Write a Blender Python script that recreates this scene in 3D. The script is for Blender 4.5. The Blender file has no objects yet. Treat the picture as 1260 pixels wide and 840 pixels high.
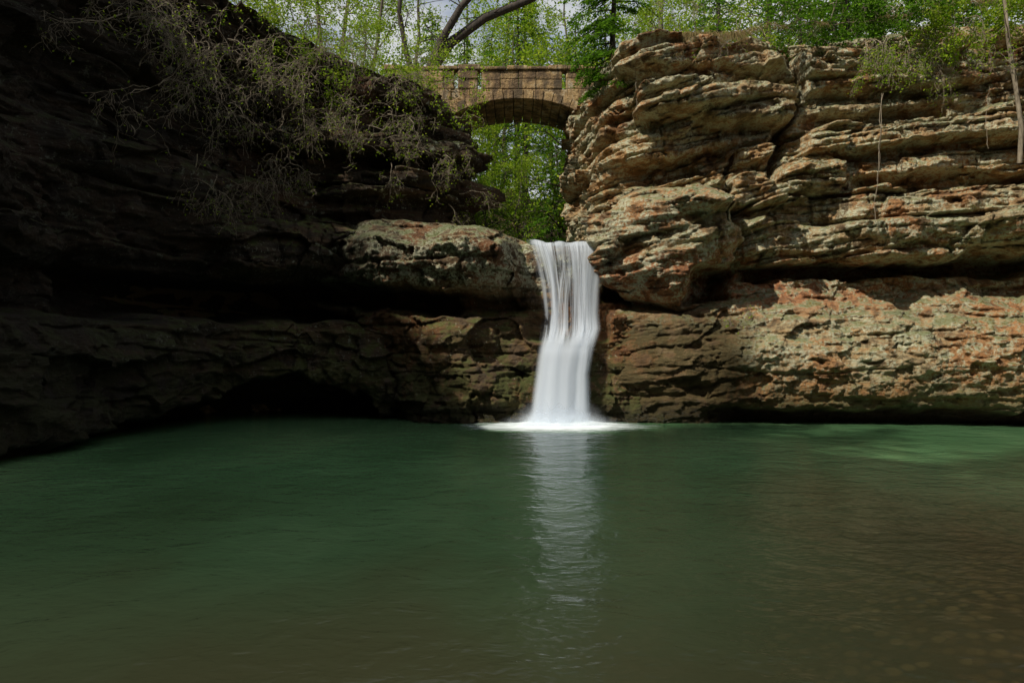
import bpy, math, random
import numpy as np
from mathutils import Vector
rng = np.random.default_rng(7)
random.seed(7)
scene = bpy.context.scene
scene.view_settings.view_transform = 'Standard'
scene.view_settings.look = 'None'
scene.view_settings.exposure = 0

# ---------------------------------------------------------------- noise
_perm = rng.permutation(256).astype(np.int64)
_perm = np.concatenate([_perm, _perm, _perm])
_g = rng.normal(size=(256, 3)); _g /= np.linalg.norm(_g, axis=1)[:, None]
def pn(x, y, z=0.0):
    x, y, z = np.broadcast_arrays(np.asarray(x, float), np.asarray(y, float), np.asarray(z, float))
    xi = np.floor(x).astype(np.int64); yi = np.floor(y).astype(np.int64); zi = np.floor(z).astype(np.int64)
    xf = x-xi; yf = y-yi; zf = z-zi
    f = lambda t: t*t*t*(t*(t*6-15)+10)
    u, v, w = f(xf), f(yf), f(zf)
    def gr(a, b, c):
        h = _perm[_perm[_perm[(xi+a) & 255]+((yi+b) & 255)]+((zi+c) & 255)]
        g = _g[h]
        return g[..., 0]*(xf-a)+g[..., 1]*(yf-b)+g[..., 2]*(zf-c)
    l = lambda a, b, t: a+t*(b-a)
    return 1.5*l(l(l(gr(0,0,0), gr(1,0,0), u), l(gr(0,1,0), gr(1,1,0), u), v),
             l(l(gr(0,0,1), gr(1,0,1), u), l(gr(0,1,1), gr(1,1,1), u), v), w)
def fbm(x, y, z=0.0, o=4, gain=0.5):
    r = 0; a = 1.0; f = 1.0
    for i in range(o):
        r = r+a*pn(x*f+i*3.1, y*f+i*7.3, z*f if np.ndim(z) else z+i*1.7); a *= gain; f *= 2.03
    return r
def ss(t, a, b):
    t = np.clip((t-a)/(b-a), 0, 1); return t*t*(3-2*t)
def box(s, z, s0, s1, z0, z1, es=0.4, ez=0.2):
    return ss(s, s0-es, s0+es)*(1-ss(s, s1-es, s1+es))*ss(z, z0-ez, z0+ez)*(1-ss(z, z1-ez, z1+ez))
def dome(s, z, cs, cz, rs, rz, p=2.0):
    d = (np.abs((s-cs)/rs)**p+np.abs((z-cz)/rz)**p)
    return np.sqrt(np.clip(1-d, 0, 1))
def hsh(a, b, k):
    return np.modf(np.abs(np.sin(a*127.1+b*311.7+k*74.7))*43758.5453)[0]
def facets(s, z, a, b, seed, off, tilt):
    """angular broken-rock relief: every cell is its own tilted plane"""
    u = s/a; v = z/b; iu = np.floor(u); iv = np.floor(v)
    best = np.full(u.shape, 1e9); res = np.zeros(u.shape)
    for du in (-1, 0, 1):
        for dv in (-1, 0, 1):
            cu = iu+du; cv = iv+dv
            pu = cu+0.15+0.7*hsh(cu, cv, seed); pv = cv+0.15+0.7*hsh(cu, cv, seed+1)
            d = (u-pu)**2+(v-pv)**2
            val = off*(hsh(cu, cv, seed+2)-0.5)*2+tilt*((u-pu)*(hsh(cu, cv, seed+3)-0.5)*2*a+(v-pv)*(hsh(cu, cv, seed+4)-0.7)*2*b)
            m = d < best; res = np.where(m, val, res); best = np.where(m, d, best)
    return res

def beds(s, z, seed, tmin, tmax, amp, groove, gw, joint=0.0, bw=1.8, rnd=0.0):
    r = np.random.default_rng(seed)
    b = np.cumsum(r.uniform(tmin, tmax, 400))-8.0
    idx = np.clip(np.searchsorted(b, z)-1, 0, len(b)-2)
    th = b[idx+1]-b[idx]
    d0 = z-b[idx]; d1 = b[idx+1]-z
    off = lambda i: pn(s*0.22+i*5.37, i*7.77+0.31, seed*1.3+0.5)*1.2+0.5*pn(s*0.8+i*3.3, i*2.77+0.31, seed*2.3+0.5)
    e = 0.08*th+0.012
    k = ss(d0, 0, e)
    o = off(idx)*k+off(idx-1)*(1-k)
    g = -np.exp(-(np.minimum(d0, d1)/gw)**2)
    g = g*ss(pn(s*0.5+idx*1.3, idx*0.9, 3.3), -0.35, 0.45)
    res = amp*o+groove*g
    t = np.clip(d0/th, 0, 1)
    res = res+amp*0.35*(t-0.5)+rnd*np.sqrt(np.clip(1-(2*t-1)**2, 0, 1))
    if joint > 0:
        h = hsh(idx, 0*idx, 1.0)
        u = s/(bw*(0.7+0.7*h))+h*10+0.12*pn(s*0.9, z*0.9, seed)
        c = np.floor(u); f = u-c
        de = np.minimum(f, 1-f)*bw
        hc = hsh(c, idx, 5.0)
        res = res+joint*(hc-0.5)*ss(de, 0, 0.10)-joint*0.5*np.exp(-(de/0.05)**2)*(hc > 0.5)
    return res

# ---------------------------------------------------------------- materials
def new_mat(name):
    m = bpy.data.materials.new(name); m.use_nodes = True
    nt = m.node_tree; nt.nodes.clear()
    return m, nt
class N:
    def __init__(s, nt): s.nt = nt
    def n(s, typ, **kw):
        nd = s.nt.nodes.new(typ)
        for k, v in kw.items(): setattr(nd, k, v)
        return nd
    def l(s, a, b): s.nt.links.new(a, b)
    def noise(s, vec, scale, detail=5, rough=0.6, dist=0.0):
        nd = s.n('ShaderNodeTexNoise'); nd.inputs['Scale'].default_value = scale
        nd.inputs['Detail'].default_value = detail; nd.inputs['Roughness'].default_value = rough
        nd.inputs['Distortion'].default_value = dist
        if vec is not None: s.l(vec, nd.inputs['Vector'])
        return nd.outputs['Fac']
    def mapping(s, vec, scale, rot=(0,0,0)):
        nd = s.n('ShaderNodeMapping'); nd.inputs['Scale'].default_value = scale
        nd.inputs['Rotation'].default_value = rot
        s.l(vec, nd.inputs['Vector']); return nd.outputs['Vector']
    def mr(s, v, a, b, c=0.0, d=1.0, smooth=True):
        nd = s.n('ShaderNodeMapRange'); nd.interpolation_type = 'SMOOTHSTEP' if smooth else 'LINEAR'
        s.l(v, nd.inputs[0])
        for i, q in enumerate((a, b, c, d)): nd.inputs[i+1].default_value = q
        return nd.outputs[0]
    def math(s, op, a, b=None):
        nd = s.n('ShaderNodeMath'); nd.operation = op
        for i, q in enumerate((a, b)):
            if q is None: continue
            if isinstance(q, (int, float)): nd.inputs[i].default_value = q
            else: s.l(q, nd.inputs[i])
        return nd.outputs[0]
    def mix(s, f, a, b, blend='MIX'):
        nd = s.n('ShaderNodeMix'); nd.data_type = 'RGBA'; nd.blend_type = blend
        if isinstance(f, (int, float)): nd.inputs[0].default_value = f
        else: s.l(f, nd.inputs[0])
        for i, q in ((6, a), (7, b)):
            if isinstance(q, tuple): nd.inputs[i].default_value = (*q, 1)
            else: s.l(q, nd.inputs[i])
        return nd.outputs[2]
    def ramp(s, v, stops):
        nd = s.n('ShaderNodeValToRGB'); cr = nd.color_ramp
        while len(cr.elements) < len(stops): cr.elements.new(0.5)
        for e, (p, c) in zip(cr.elements, stops): e.position = p; e.color = (*c, 1)
        s.l(v, nd.inputs[0]); return nd.outputs[0]

def rock_mat(name, mode):
    m, nt = new_mat(name); q = N(nt)
    geo = q.n('ShaderNodeNewGeometry'); pos = geo.outputs['Position']
    sx = q.n('ShaderNodeSeparateXYZ'); q.l(pos, sx.inputs[0])
    X, Y, Z = sx.outputs
    sn = q.n('ShaderNodeSeparateXYZ'); q.l(geo.outputs['Normal'], sn.inputs[0]); NZ = sn.outputs[2]
    band = q.noise(q.mapping(pos, (0.35, 0.35, 2.6), (0.0, 0.06, 0.0)), 1.0, 5, 0.65, 0.5)
    big = q.noise(pos, 0.38, 3, 0.6, 0.4)
    mid = q.noise(pos, 1.7, 7, 0.72, 0.3)
    fine = q.noise(pos, 11.0, 4, 0.7)
    if mode == 'right':
        c = q.ramp(band, [(0.30, (0.09, 0.055, 0.028)), (0.40, (0.27, 0.175, 0.085)), (0.49, (0.46, 0.36, 0.20)), (0.58, (0.42, 0.235, 0.095)), (0.68, (0.52, 0.44, 0.29))])
        red = (0.44, 0.19, 0.065); lich = (0.60, 0.61, 0.44); lt = (0.455, 0.53); redt = (0.50, 0.60); ra = 0.75
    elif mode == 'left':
        c = q.ramp(band, [(0.3, (0.02, 0.015, 0.011)), (0.48, (0.065, 0.045, 0.028)), (0.62, (0.11, 0.065, 0.036)), (0.8, (0.16, 0.115, 0.075))])  # tones lowered so the colour carries the left cliff's shade
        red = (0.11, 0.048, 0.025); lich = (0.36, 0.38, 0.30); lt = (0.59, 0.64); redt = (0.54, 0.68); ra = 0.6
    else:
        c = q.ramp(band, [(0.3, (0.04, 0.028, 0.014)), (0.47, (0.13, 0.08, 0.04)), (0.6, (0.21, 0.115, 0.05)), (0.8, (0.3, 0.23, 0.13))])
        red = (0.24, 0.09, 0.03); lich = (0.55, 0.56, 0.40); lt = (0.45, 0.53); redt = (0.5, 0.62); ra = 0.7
    c = q.mix(q.math('MULTIPLY', q.mr(big, *redt), ra), c, red)
    if mode == 'right':
        zz = q.math('ADD', Z, q.math('MULTIPLY', mid, 1.6))
        xs = q.mr(q.math('ADD', X, q.math('MULTIPLY', mid, 5.0)), 11.0, 16.0, 1.0, 0.35)
        m1 = q.math('MULTIPLY', q.mr(zz, 3.6, 4.7), q.mr(zz, 5.4, 6.4, 1, 0))
        c = q.mix(q.math('MULTIPLY', q.math('MULTIPLY', m1, 0.8), xs), c, (0.42, 0.15, 0.058))
        m3 = q.math('MULTIPLY', q.mr(zz, 7.8, 8.5), q.mr(zz, 9.4, 10.2, 1, 0))
        c = q.mix(q.math('MULTIPLY', m3, 0.65), c, (0.46, 0.24, 0.085))
    if mode == 'mid':
        up = q.mr(Z, 3.9, 4.6, 0.0, 1.0)
    else:
        up = q.mr(Z, 0.6, 2.4, 0.35, 1.0)
    st = q.noise(q.mapping(pos, (1.3, 1.3, 0.18)), 1.2, 4, 0.65, 0.6)
    c = q.mix(q.math('MULTIPLY', q.mr(st, 0.53, 0.65), 0.65), c, (0.05, 0.038, 0.024))
    lm = q.math('MULTIPLY', q.mr(mid, *lt), q.mr(fine, 0.40, 0.54))
    lm = q.math('MULTIPLY', lm, up)
    c = q.mix(q.math('MULTIPLY', lm, 0.85), c, lich)
    sp = q.math('MULTIPLY', q.mr(fine, 0.60, 0.64), q.mr(big, 0.40, 0.52))
    c = q.mix(q.math('MULTIPLY', sp, 0.7), c, lich)
    dk = q.math('MULTIPLY', q.mr(mid, 0.37, 0.47, 1, 0), q.mr(fine, 0.35, 0.5, 0.4, 1.0))
    c = q.mix(q.math('MULTIPLY', dk, 0.65), c, (0.045, 0.036, 0.024))
    pit = q.mr(fine, 0.33, 0.39, 1, 0)
    c = q.mix(q.math('MULTIPLY', pit, 0.5), c, (0.05, 0.035, 0.022))
    mo = q.math('MULTIPLY', q.mr(NZ, 0.25, 0.75), q.mr(mid, 0.45, 0.56))
    c = q.mix(q.math('MULTIPLY', mo, 0.7), c, (0.09, 0.12, 0.025))
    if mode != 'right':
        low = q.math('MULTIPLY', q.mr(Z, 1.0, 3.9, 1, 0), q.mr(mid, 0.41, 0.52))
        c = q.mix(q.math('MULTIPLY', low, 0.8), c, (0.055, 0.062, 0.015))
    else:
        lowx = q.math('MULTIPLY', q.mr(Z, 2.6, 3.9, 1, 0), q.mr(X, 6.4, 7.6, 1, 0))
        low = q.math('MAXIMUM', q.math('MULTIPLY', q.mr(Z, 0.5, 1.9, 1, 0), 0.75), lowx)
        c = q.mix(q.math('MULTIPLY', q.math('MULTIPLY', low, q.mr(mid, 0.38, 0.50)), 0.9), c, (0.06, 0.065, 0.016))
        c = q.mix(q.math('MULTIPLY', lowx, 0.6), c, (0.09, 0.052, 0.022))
    if mode == 'mid':       # darkened leftwards to meet the shade painted on the left cliff
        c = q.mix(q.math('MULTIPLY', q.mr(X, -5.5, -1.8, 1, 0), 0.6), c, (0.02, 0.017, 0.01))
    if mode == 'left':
        c = q.mix(q.math('MULTIPLY', q.mr(X, -10.5, -6.5, 1, 0), 0.65), c, (0.011, 0.010, 0.008))  # overhang shade painted into the rock colour, strongest at far left
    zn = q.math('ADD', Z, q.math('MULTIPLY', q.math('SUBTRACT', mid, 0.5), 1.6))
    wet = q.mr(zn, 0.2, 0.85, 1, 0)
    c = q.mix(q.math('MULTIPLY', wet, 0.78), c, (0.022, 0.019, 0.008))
    bs = q.n('ShaderNodeBsdfPrincipled'); q.l(c, bs.inputs['Base Color'])
    q.l(q.mr(wet, 0, 1, 0.88, 0.4), bs.inputs['Roughness'])
    bs.inputs['Specular IOR Level'].default_value = 0.3
    h = q.math('ADD', q.noise(q.mapping(pos, (1, 1, 3.2)), 4.0, 7, 0.74), q.math('MULTIPLY', fine, 0.5))
    bp = q.n('ShaderNodeBump'); bp.inputs['Strength'].default_value = 1.0; bp.inputs['Distance'].default_value = 0.15
    q.l(h, bp.inputs['Height']); q.l(bp.outputs[0], bs.inputs['Normal'])
    o = q.n('ShaderNodeOutputMaterial'); q.l(bs.outputs[0], o.inputs[0])
    return m
M_right = rock_mat('sandstone_sunlit', 'right'); M_left = rock_mat('sandstone_shade_tinted', 'left'); M_mid = rock_mat('sandstone_mossy', 'mid')

def leaf_mat(name, c1, c2, c3, trans=0.45):
    m, nt = new_mat(name); q = N(nt)
    geo = q.n('ShaderNodeNewGeometry')
    c = q.ramp(geo.outputs['Random Per Island'], [(0.0, c1), (0.55, c2), (1.0, c3)])
    d = q.n('ShaderNodeBsdfDiffuse'); q.l(c, d.inputs[0])
    t = q.n('ShaderNodeBsdfTranslucent'); q.l(c, t.inputs[0])
    mx = q.n('ShaderNodeMixShader'); mx.inputs[0].default_value = trans; q.l(d.outputs[0], mx.inputs[1]); q.l(t.outputs[0], mx.inputs[2])
    o = q.n('ShaderNodeOutputMaterial'); q.l(mx.outputs[0], o.inputs[0]); return m
M_hem = leaf_mat('hemlock_needles', (0.035, 0.09, 0.008), (0.08, 0.19, 0.012), (0.15, 0.29, 0.02))
M_spr = leaf_mat('spring_leaves', (0.12, 0.21, 0.01), (0.21, 0.34, 0.02), (0.38, 0.46, 0.045), 0.5)
M_grass = leaf_mat('dead_grass_blades', (0.2, 0.14, 0.06), (0.38, 0.28, 0.14), (0.12, 0.15, 0.04), 0.3)
def bark_mat(name, a, b):
    m, nt = new_mat(name); q = N(nt)
    geo = q.n('ShaderNodeNewGeometry'); v = q.mapping(geo.outputs['Position'], (6, 6, 1.2))
    n1 = q.noise(v, 2.0, 4, 0.7); c = q.mix(q.mr(n1, 0.35, 0.65), a, b)
    bs = q.n('ShaderNodeBsdfPrincipled'); q.l(c, bs.inputs['Base Color']); bs.inputs['Roughness'].default_value = 0.9
    o = q.n('ShaderNodeOutputMaterial'); q.l(bs.outputs[0], o.inputs[0]); return m
M_bark = bark_mat('bark', (0.035, 0.026, 0.018), (0.13, 0.105, 0.08))
M_pale = bark_mat('pale_twig_bark', (0.14, 0.11, 0.075), (0.3, 0.25, 0.18))
M_dkbark = bark_mat('dark_bark', (0.02, 0.016, 0.012), (0.06, 0.045, 0.035))

# ---------------------------------------------------------------- mesh helpers
def grid_mesh(name, P, mat, uv=None, flip=False):
    nr, nc = P.shape[:2]
    i = np.arange(nr*nc).reshape(nr, nc)
    a = i[:-1, :-1].ravel(); b = i[:-1, 1:].ravel(); c = i[1:, 1:].ravel(); d = i[1:, :-1].ravel()
    F = np.stack([a, b, c, d] if not flip else [a, d, c, b], 1)
    me = bpy.data.meshes.new(name)
    me.vertices.add(nr*nc); me.vertices.foreach_set('co', P.reshape(-1).astype(np.float32))
    me.loops.add(F.size); me.loops.foreach_set('vertex_index', F.ravel().astype(np.int32))
    me.polygons.add(len(F)); me.polygons.foreach_set('loop_start', (np.arange(len(F))*4).astype(np.int32))
    me.polygons.foreach_set('loop_total', np.full(len(F), 4, np.int32))
    me.polygons.foreach_set('use_smooth', np.ones(len(F), bool))
    me.update(calc_edges=True); me.validate()
    if uv is not None:
        ul = me.uv_layers.new(name='UVMap'); ul.data.foreach_set('uv', uv.reshape(-1, 2)[F.ravel()].ravel().astype(np.float32))
    ob = bpy.data.objects.new(name, me); scene.collection.objects.link(ob); me.materials.append(mat)
    return ob

class MB:
    def __init__(s): s.v = []; s.f = []; s.m = []; s.n = 0
    def tube(s, pts, rad, sides=5, mat=0):
        pts = np.asarray(pts, float); k = len(pts)
        t = np.gradient(pts, axis=0); t /= np.linalg.norm(t, axis=1)[:, None]+1e-9
        up = np.array([0.31, 0.2, 0.93]) if abs(t[0][2]) < 0.9 else np.array([1.0, 0.1, 0])
        a = np.cross(t, up); a /= np.linalg.norm(a, axis=1)[:, None]+1e-9
        b = np.cross(t, a)
        an = np.linspace(0, 2*np.pi, sides, endpoint=False)
        r = np.asarray(rad)[:, None, None]
        V = pts[:, None]+r*(np.cos(an)[None, :, None]*a[:, None]+np.sin(an)[None, :, None]*b[:, None])
        s.v.append(V.reshape(-1, 3))
        i = (np.arange(k-1)*sides)[:, None]; j = np.arange(sides)[None]; j2 = (j+1) % sides
        F = np.stack([i+j, i+j2, i+sides+j2, i+sides+j], -1).reshape(-1, 4)+s.n
        s.f.append(F); s.m.append(np.full(len(F), mat)); s.n += k*sides
    def leaves(s, c, size, asp=0.5, flat=0.3, mat=1, dirs=None):
        c = np.asarray(c); n = len(c)
        d = rng.normal(size=(n, 3)); d[:, 2] *= flat
        if dirs is not None: d = dirs+0.5*d
        d /= np.linalg.norm(d, axis=1)[:, None]+1e-9
        nrm = rng.normal(size=(n, 3))*(0.55 if flat < 0.6 else 1.0); nrm[:, 2] += 1.0 if flat < 0.6 else 0.3
        w = np.cross(nrm, d); w /= np.linalg.norm(w, axis=1)[:, None]+1e-9
        L = size*rng.uniform(0.6, 1.3, n)[:, None]
        V = np.stack([c-d*L*0.5, c+w*L*asp*0.5, c+d*L*0.5, c-w*L*asp*0.5], 1)
        s.v.append(V.reshape(-1, 3)); F = np.arange(n*4).reshape(-1, 4)+s.n
        s.f.append(F); s.m.append(np.full(n, mat)); s.n += n*4
    def mesh(s, name, mats):
        V = np.concatenate(s.v); F = np.concatenate(s.f); M = np.concatenate(s.m)
        me = bpy.data.meshes.new(name)
        me.vertices.add(len(V)); me.vertices.foreach_set('co', V.ravel().astype(np.float32))
        me.loops.add(F.size); me.loops.foreach_set('vertex_index', F.ravel().astype(np.int32))
        me.polygons.add(len(F)); me.polygons.foreach_set('loop_start', (np.arange(len(F))*4).astype(np.int32))
        me.polygons.foreach_set('loop_total', np.full(len(F), 4, np.int32))
        me.polygons.foreach_set('material_index', M.astype(np.int32))
        me.update(calc_edges=True)
        for m in mats: me.materials.append(m)
        return me
def link(name, me, loc=(0,0,0), rz=0.0, sc=1.0):
    o = bpy.data.objects.new(name, me); o.location = loc; o.rotation_euler = (0, 0, rz)
    o.scale = (sc,)*3 if not isinstance(sc, tuple) else sc
    scene.collection.objects.link(o); return o

# ---------------------------------------------------------------- cliffs
def plan(ctrl, s):
    c = np.array(ctrl, float)
    fs = np.arange(c[0, 0], c[-1, 0], 0.1)
    x = np.interp(fs, c[:, 0], c[:, 1]); y = np.interp(fs, c[:, 0], c[:, 2])
    k = np.exp(-np.linspace(-2, 2, 21)**2); k /= k.sum()
    xp = np.convolve(np.pad(x, 10, 'reflect', reflect_type='odd'), k, 'valid'); yp = np.convolve(np.pad(y, 10, 'reflect', reflect_type='odd'), k, 'valid')
    tx = np.gradient(xp); ty = np.gradient(yp)
    k2 = np.ones(15)/15
    tx = np.convolve(np.pad(tx, 7, 'edge'), k2, 'valid'); ty = np.convolve(np.pad(ty, 7, 'edge'), k2, 'valid')
    L = np.hypot(tx, ty); tx /= L; ty /= L
    f = lambda a: np.interp(s, fs, a)
    return f(xp), f(yp), f(ty), f(-tx)     # outward normal = right-hand side of travel (towards the pool)

CR = [(-20, 6, 46), (-14, 5, 40), (-6, 3.6, 33), (0, 2.6, 27), (2.2, 2.9, 24.9), (3.6, 3.6, 23.2), (4.8, 4.8, 22.4), (8, 8, 22.1), (12, 12, 21.8), (16, 16, 21.2), (20, 19.5, 19), (26, 22.5, 13.5), (36, 24, 3), (50, 26, -12)]
CL = [(-44, -14, -12), (-30, -13.5, 2), (-18, -12.6, 12.5), (-13, -12.0, 17.6), (-9.6, -9.9, 21.6), (-7, -7.3, 23.2), (-4, -4.3, 23.6), (-2.4, -2.6, 23.9), (-0.6, -1.9, 25.2), (3, -2.0, 28), (8, -2.6, 33), (16, -4, 41), (22, -5, 47)]

def crack(s, z, pts, w, amt):
    p = np.array(pts); sc = np.interp(z, p[:, 1], p[:, 0])
    ins = ss(z, p[0, 1]-0.2, p[0, 1]+0.1)*(1-ss(z, p[-1, 1]-0.1, p[-1, 1]+0.2))
    return -amt*ins*np.exp(-((s-sc)/w)**2)

def make_right():
    s = np.concatenate([np.arange(-20, -1.5, 0.2), np.arange(-1.5, 17.5, 0.038), np.arange(17.5, 50, 0.25)])
    z = np.arange(-1.6, 12.9, 0.032)
    S, Z = np.meshgrid(s, z)
    top = 12.5+0.5*pn(s*0.25, 3.3)+0.25*pn(s*0.9, 9.3)-1.2*(1-ss(s, 1.5, 5.0))+0.03*(s-6).clip(-5, 20)
    Z = -1.6+(Z+1.6)*((top+1.6)/(12.9+1.6))[None]
    sw = S+0.35*fbm(S*0.6, Z*0.6, 1.1, 4, 0.6); zw = Z+0.20*fbm(S*0.5, Z*0.7, 5.1, 4, 0.6)
    D = 0.10*np.ones_like(S)
    shelf = box(sw, zw, 6.6, 60, -4, 4.35, 0.6, 0.16)
    D += shelf*(1.05+0.85*np.sin(np.clip((zw-0.1)/4.0, 0, 1)*np.pi)**0.8-0.9*(1-ss(zw, 0.22, 0.6)))
    D += shelf*(-0.95)*ss(zw, 2.2, 4.3)
    D += box(sw, zw, 2.6, 6.6, -4, 3.5, 0.5, 0.25)*(1.0+0.45*(1-ss(zw, 0.8, 3.0))+0.4*dome(sw, zw, 5.2, 2.2, 1.4, 1.2))
    D += -2.0*box(sw, zw, 5.7, 7.1, 3.7, 4.75, 0.2, 0.08)
    zl = zw-0.02*(sw-8)
    D += -1.9*box(sw, zl, 7.6, 14.2, 4.42, 4.88, 0.6, 0.06)
    D += -1.4*box(sw, zl, 14, 60, 4.5, 5.1, 0.6, 0.10)
    D += -1.5*box(sw, zw, 2.9, 3.9, 3.7, 5.6, 0.25, 0.3)
    sk = sw-0.28*(zw-5.3)
    bmask = dome(sk, zw+0.25*(sw-5.1), 5.05, 5.5, 1.95, 1.95, 3.6)
    D += 2.1*bmask+bmask*0.25*(zw-5.5)
    D += 1.35*box(sw, zl, 10.4, 60, 4.9, 7.2, 0.7, 0.14)*(0.55+0.55*np.sin(np.clip((zl-4.7)/2.5, 0, 1)*np.pi))
    D += 0.55*box(sw, zl, 7.2, 10.6, 4.9, 6.2, 0.3, 0.1)
    D += 0.85*dome(sw, zw-0.22*(sw-8), 8.0, 7.3, 2.6, 0.75, 3.0)
    D += -1.1*box(sw, zw-0.12*(sw-5), 3.6, 7.2, 7.75, 8.45, 0.6, 0.12)
    D += -0.9*box(sw, zw-0.05*(sw-13), 10.8, 16.5, 7.35, 7.75, 0.6, 0.09)
    D += -0.7*box(sw, zw-0.10*(sw-13), 9.6, 13.5, 9.75, 10.1, 0.5, 0.07)
    D += -0.5*ss(zw, 7.2, 9.2)*ss(sw, 6, 9)
    D += 0.95*box(sw, zw-0.10*(sw-13), 9.2, 60, 8.7, 9.6, 0.25, 0.10)
    D += 1.05*box(sw, zw, 4.4, 9.0, 9.6, 10.7, 0.4, 0.12)+0.75*box(sw, zw, 3.8, 8.7, 11.3, 12.6, 0.3, 0.12)
    D += 0.65*box(sw, zw, 9.3, 60, 10.6, 12.2, 0.2, 0.14)
    D += -0.9*ss(zw, 9.0, 12.5)*ss(sw, 4, 8)
    D += crack(sw, Z, [(8.2, 7.6), (8.7, 9.0), (9.25, 10.4), (9.3, 12.0)], 0.10, 1.3)
    D += crack(sw, Z, [(6.6, 6.2), (6.9, 7.6), (7.4, 8.6)], 0.08, 0.7)
    hi = ss(Z, 4.4, 5.2)
    dip = 0.20*(1-ss(S, 7, 10))
    zb = Z-(S-8)*(0.05+dip)*hi+0.24*fbm(S*0.22, Z*0.25, 8.8, 2)
    nb = 1-0.85*np.clip(bmask*1.6, 0, 1)
    D += nb*(0.18+0.82*hi)*beds(S, zb, 11, 0.45, 1.3, 0.50, 0.42, 0.07, 0.26, 2.4, 0.18)
    tb = ss(pn(S*0.3, Z*0.5, 4.4), -0.4, 0.2)
    D += nb*(0.28+0.72*hi)*beds(S, zb+0.07*pn(S*0.7, Z, 2.0), 23, 0.10, 0.34, 0.17, 0.15, 0.026, 0.09, 1.1, 0.03)*(0.15+0.95*tb)
    zt = Z-(S-8)*(0.05+dip)
    D += facets(S+0.3*pn(S, Z, 3.1), zt+0.12*pn(S, Z*1.4, 1.7), 2.0, 0.75, 3, 0.12, 0.27)*(0.5+0.5*hi)
    D += facets(S+0.12*pn(S*3, Z*3, 3.1), zt+0.06*pn(S*3, Z*3, 1.7), 0.7, 0.26, 13, 0.04, 0.28)
    D += 0.15*fbm(S*0.6, Z*0.9, 2.2, 4)+0.05*fbm(S*4, Z*7, 3.2, 4, 0.65)
    D -= 0.07*ss(fbm(S*2.6, Z*4.5, 9.9, 3), 0.25, 0.7)
    x, y, nx, ny = plan(CR, s)
    Pt = np.stack([x+nx*D, y+ny*D, Z], -1)
    rows = []
    for k, (b, dz) in enumerate([(0.25, 0.08), (0.7, 0.16), (1.4, 0.22), (2.5, 0.3), (4.0, 0.4)]):
        Dt = D[-1]*(1-ss(b, 0, 3))-b
        rows.append(np.stack([x+nx*Dt, y+ny*Dt, Z[-1]+dz+0.12*fbm(s*1.2, b*1.5, 7.7, 3)], -1))
    P = np.concatenate([Pt, np.array(rows)], 0)
    return grid_mesh('right_cliff', P, M_right), (s, top)

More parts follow.
